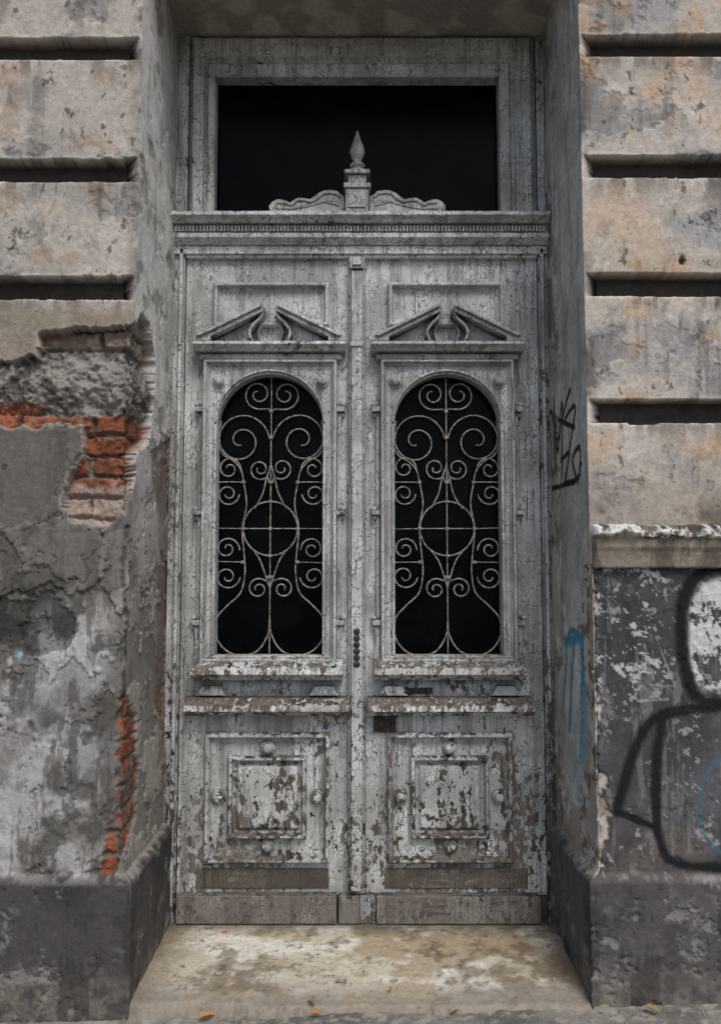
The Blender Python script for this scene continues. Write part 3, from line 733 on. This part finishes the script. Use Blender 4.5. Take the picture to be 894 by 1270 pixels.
b.box(fx-.056, fx+.056, yc-.056, yc+.050, cz(240)+.0005, cz(234), .0); b.box(fx-.038, fx+.038, yc-.038, yc+.038, cz(234)+.0005, cz(222), .0)
b.box(fx-.053, fx+.053, yc-.053, yc+.05, cz(222)+.0005, cz(217), .0)
b.obj('finial_pedestal', MAT_PAINT, tr, .003)
b = MB()
b.lathe(fx, yc, [(.050, cz(217)+.001), (.048, cz(215)), (.026, cz(212)), (.020, cz(210)), (.028, cz(208)), (.032, cz(205.5)), (.024, cz(203)), (.014, cz(201)), (.022, cz(197)), (.033, cz(189)), (.028, cz(183)), (.018, cz(176)), (.009, cz(168)), (.002, cz(162))], 20)
b.obj('finial_spire', MAT_PAINT, tr, 0, True)

# ================================================================== DOORSTEP, PAVEMENT, ROAD, GROUND
def pavz(x, y): return -.040+.022*np.clip(x, -1.6, 1.6)+0*y
xs = np.arange(-.80, .801, .006); ys = np.concatenate([np.arange(-.64, .10, .006)])
A, B = np.meshgrid(xs, ys); n2 = fbm(A, B, 6, 5, 101, .6); n3 = fbm(A, B, 24, 5, 102, .62); n1 = fbm(A, B, 2.5, 4, 103); n4 = fbm(A, B*2.5, 4, 5, 104, .55)
n6 = fbm(A, B, 60, 4, 106, .65)
edge = -.590+(fbm(A, B*0, 5, 5, 105, .65)-.5)*.09
H = (n2-.5)*.008+(n3-.5)*.004-.010*ss(.3, 0, np.abs(A))*ss(-.1, -.5, B)
drop = ss(edge+.026, edge-.010, B+(n3-.5)*.02); H = H*(1-drop)+(-.085)*drop-.014*ss(-.38, -.6, B)
C = np.ones(A.shape+(3,))*np.array([0.60, 0.55, 0.44])
C = mixc(C, (0.80, 0.77, 0.68), ss(.46, .60, n4)*.85)
C = mixc(C, (0.40, 0.31, 0.195), ss(.48, .61, n2)*.8)
C = mixc(C, (0.18, 0.14, 0.09), ss(.51, .61, n1*.55+n3*.45)*.7)
C = mixc(C, (0.16, 0.125, 0.09), ss(.63, .67, n6*.6+n3*.4)*.8)
C = mixc(C, (0.22, 0.17, 0.11), ss(.52, .77, np.abs(A)+(n2-.5)*.26)*.88)
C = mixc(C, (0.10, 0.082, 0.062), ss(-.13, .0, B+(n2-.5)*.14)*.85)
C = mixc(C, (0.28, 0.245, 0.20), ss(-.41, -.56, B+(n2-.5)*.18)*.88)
crk = np.abs(fbm(A, B, 3, 5, 107, .6)-.5); C = mixc(C, (0.12, 0.09, 0.06), ss(.004, .001, crk)*.4); H -= ss(.008, .002, crk)*.002
step = empty('stone_doorstep')
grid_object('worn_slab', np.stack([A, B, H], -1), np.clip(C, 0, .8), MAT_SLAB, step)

xs = np.concatenate([np.arange(-30, -2, .5), np.arange(-2, 2, .012), np.arange(2, 30.1, .5)]); ys = np.concatenate([np.arange(-3.2, -1.2, .05), np.arange(-1.2, -.40, .010)])
A, B = np.meshgrid(xs, ys); n1 = fbm(A, B, 3, 5, 111, .6); n3 = fbm(A, B, 40, 4, 112, .6)
ZP = pavz(A, B)+(n1-.5)*.012+(n3-.5)*.006
C = mixc(np.ones(A.shape+(3,))*np.array([0.27, 0.25, 0.22]), (0.15, 0.14, 0.12), ss(.4, .6, n1)); C = mixc(C, (0.42, 0.39, 0.33), ss(.54, .66, n3)*.7)
grid_object('pavement', np.stack([A, B, ZP], -1), C, MAT_SLAB)
MAT_STONE = plain_mat('kerb_stone', (0.2, 0.19, 0.17), (0.32, 0.3, 0.28), 20)
b = MB(); b.box(-30, 30, -3.34, -3.205, -.25, -.035); b.obj('kerb', MAT_STONE, None, .01)
MAT_ASPH = plain_mat('asphalt', (0.04, 0.04, 0.042), (0.065, 0.063, 0.06), 60)
b = MB(); b.add([(-30, -10, -.16), (30, -10, -.16), (30, -3.3, -.16), (-30, -3.3, -.16)], [(0, 1, 2, 3)]); b.obj('road', MAT_ASPH, None, 0)
b = MB(); b.box(-30, 30, -10.2, -10.005, -.3, -.04); b.obj('kerb', MAT_STONE, None, .01)
MAT_GND = plain_mat('packed_earth', (0.10, 0.09, 0.07), (0.18, 0.16, 0.12), 2)
b = MB(); b.add([(-600, -600, -.27), (600, -600, -.27), (600, 600, -.27), (-600, 600, -.27)], [(0, 1, 2, 3)]); b.obj('ground', MAT_GND, None, 0)
def leafmat():
    m = M('dry_leaf'); co = m.n('ShaderNodeTexCoord').outputs['Object']
    m.set(m.b.inputs['Base Color'], m.mix(m.mr(m.noise(co, 12, 3), .4, .6), (0.50, 0.17, 0.035), (0.36, 0.25, 0.10))); m.b.inputs['Roughness'].default_value = .8
    return m.m
b = MB()
for (x, y, s_, a) in [(-.49, -.60, .026, .4), (-.155, -.57, .023, 1.9), (-.14, -.60, .018, .2), (.92, -.62, .026, 2.4), (.10, -.50, .013, 1.0), (.30, -.60, .016, .7), (-.52, -.08, .014, .7), (.58, -.12, .016, 1.7), (-.62, -.35, .012, 2.7), (-.9, -.68, .018, 2), (1.3, -.9, .03, 1), (-.7, -1.0, .03, 0.3), (.4, -1.1, .025, 2)]:
    z0 = (-.006 if y > -.585 else float(pavz(x, y))+.010)
    out = [(-1, 0), (-.6, .38), (-.1, .5), (.25, .32), (.3, .55), (.7, .3), (1.1, 0), (.7, -.28), (.3, -.5), (.2, -.3), (-.2, -.48), (-.6, -.3)]
    vs = [(x, y, z0+.005)]
    for (u, v) in out:
        xx = (u*math.cos(a)-v*math.sin(a))*s_; yy = (u*math.sin(a)+v*math.cos(a))*s_
        vs.append((x+xx, y+yy, z0+.005+abs(v)*s_*.6+random.uniform(0, .004)))
    b.add(vs, [(0, i+1, (i+1) % 12+1) for i in range(12)])
b.obj('fallen_leaves', leafmat(), None, 0)
b = MB()
for i in range(420):
    x = random.uniform(-1.4, 1.4); onst = random.random() < .35 and abs(x) < .74
    y = random.uniform(-.52, -.02) if onst else random.choice([random.uniform(-.80, -.60), random.uniform(-.64, -.60)]); r_ = random.uniform(.0015, .0045)
    z0 = -.004 if onst else float(pavz(x, y))
    b.lathe(x, y, [(r_*.7, z0), (r_, z0+r_*.6), (r_*.4, z0+r_*1.4)], 5, 0, random.random())
b.obj('grit', MAT_STONE, None, 0)

# ================================================================== LIGHT, SKY, CAMERA
w = bpy.data.worlds.new('World'); bpy.context.scene.world = w; w.use_nodes = True
nt = w.node_tree; bg = nt.nodes['Background']; sky = nt.nodes.new('ShaderNodeTexSky'); sky.sky_type = 'NISHITA'
EL, AZ = rad(54), rad(20)          # sun direction: high, from behind the camera and slightly right
sky.sun_disc = False; sky.sun_elevation = EL; sky.sun_rotation = rad(180)-AZ
sky.air_density = 1.0; sky.dust_density = 3.0; sky.ozone_density = 1.0
nt.links.new(sky.outputs[0], bg.inputs[0]); bg.inputs[1].default_value = 0.13
sl = bpy.data.lights.new('sun', 'SUN'); sl.energy = 1.5; sl.angle = rad(22); sl.color = (1, .98, .95)
so = bpy.data.objects.new('sun', sl); bpy.context.collection.objects.link(so)
d = Vector((math.sin(AZ)*math.cos(EL), -math.cos(AZ)*math.cos(EL), math.sin(EL)))
so.rotation_euler = d.to_track_quat('Z', 'Y').to_euler(); so.location = d*10
cam = bpy.data.cameras.new('camera'); co = bpy.data.objects.new('camera', cam); bpy.context.collection.objects.link(co)
cam.sensor_fit = 'VERTICAL'; cam.sensor_height = 24; cam.lens = 24*1000/1270; cam.clip_end = 2000; cam.clip_start = .05
co.location = (0, -CD, CZ); co.rotation_euler = (rad(90)+PITCH, 0, 0)
bpy.context.scene.camera = co
sc = bpy.context.scene; sc.view_settings.view_transform = 'Standard'; sc.view_settings.look = 'None'; sc.view_settings.exposure = 0
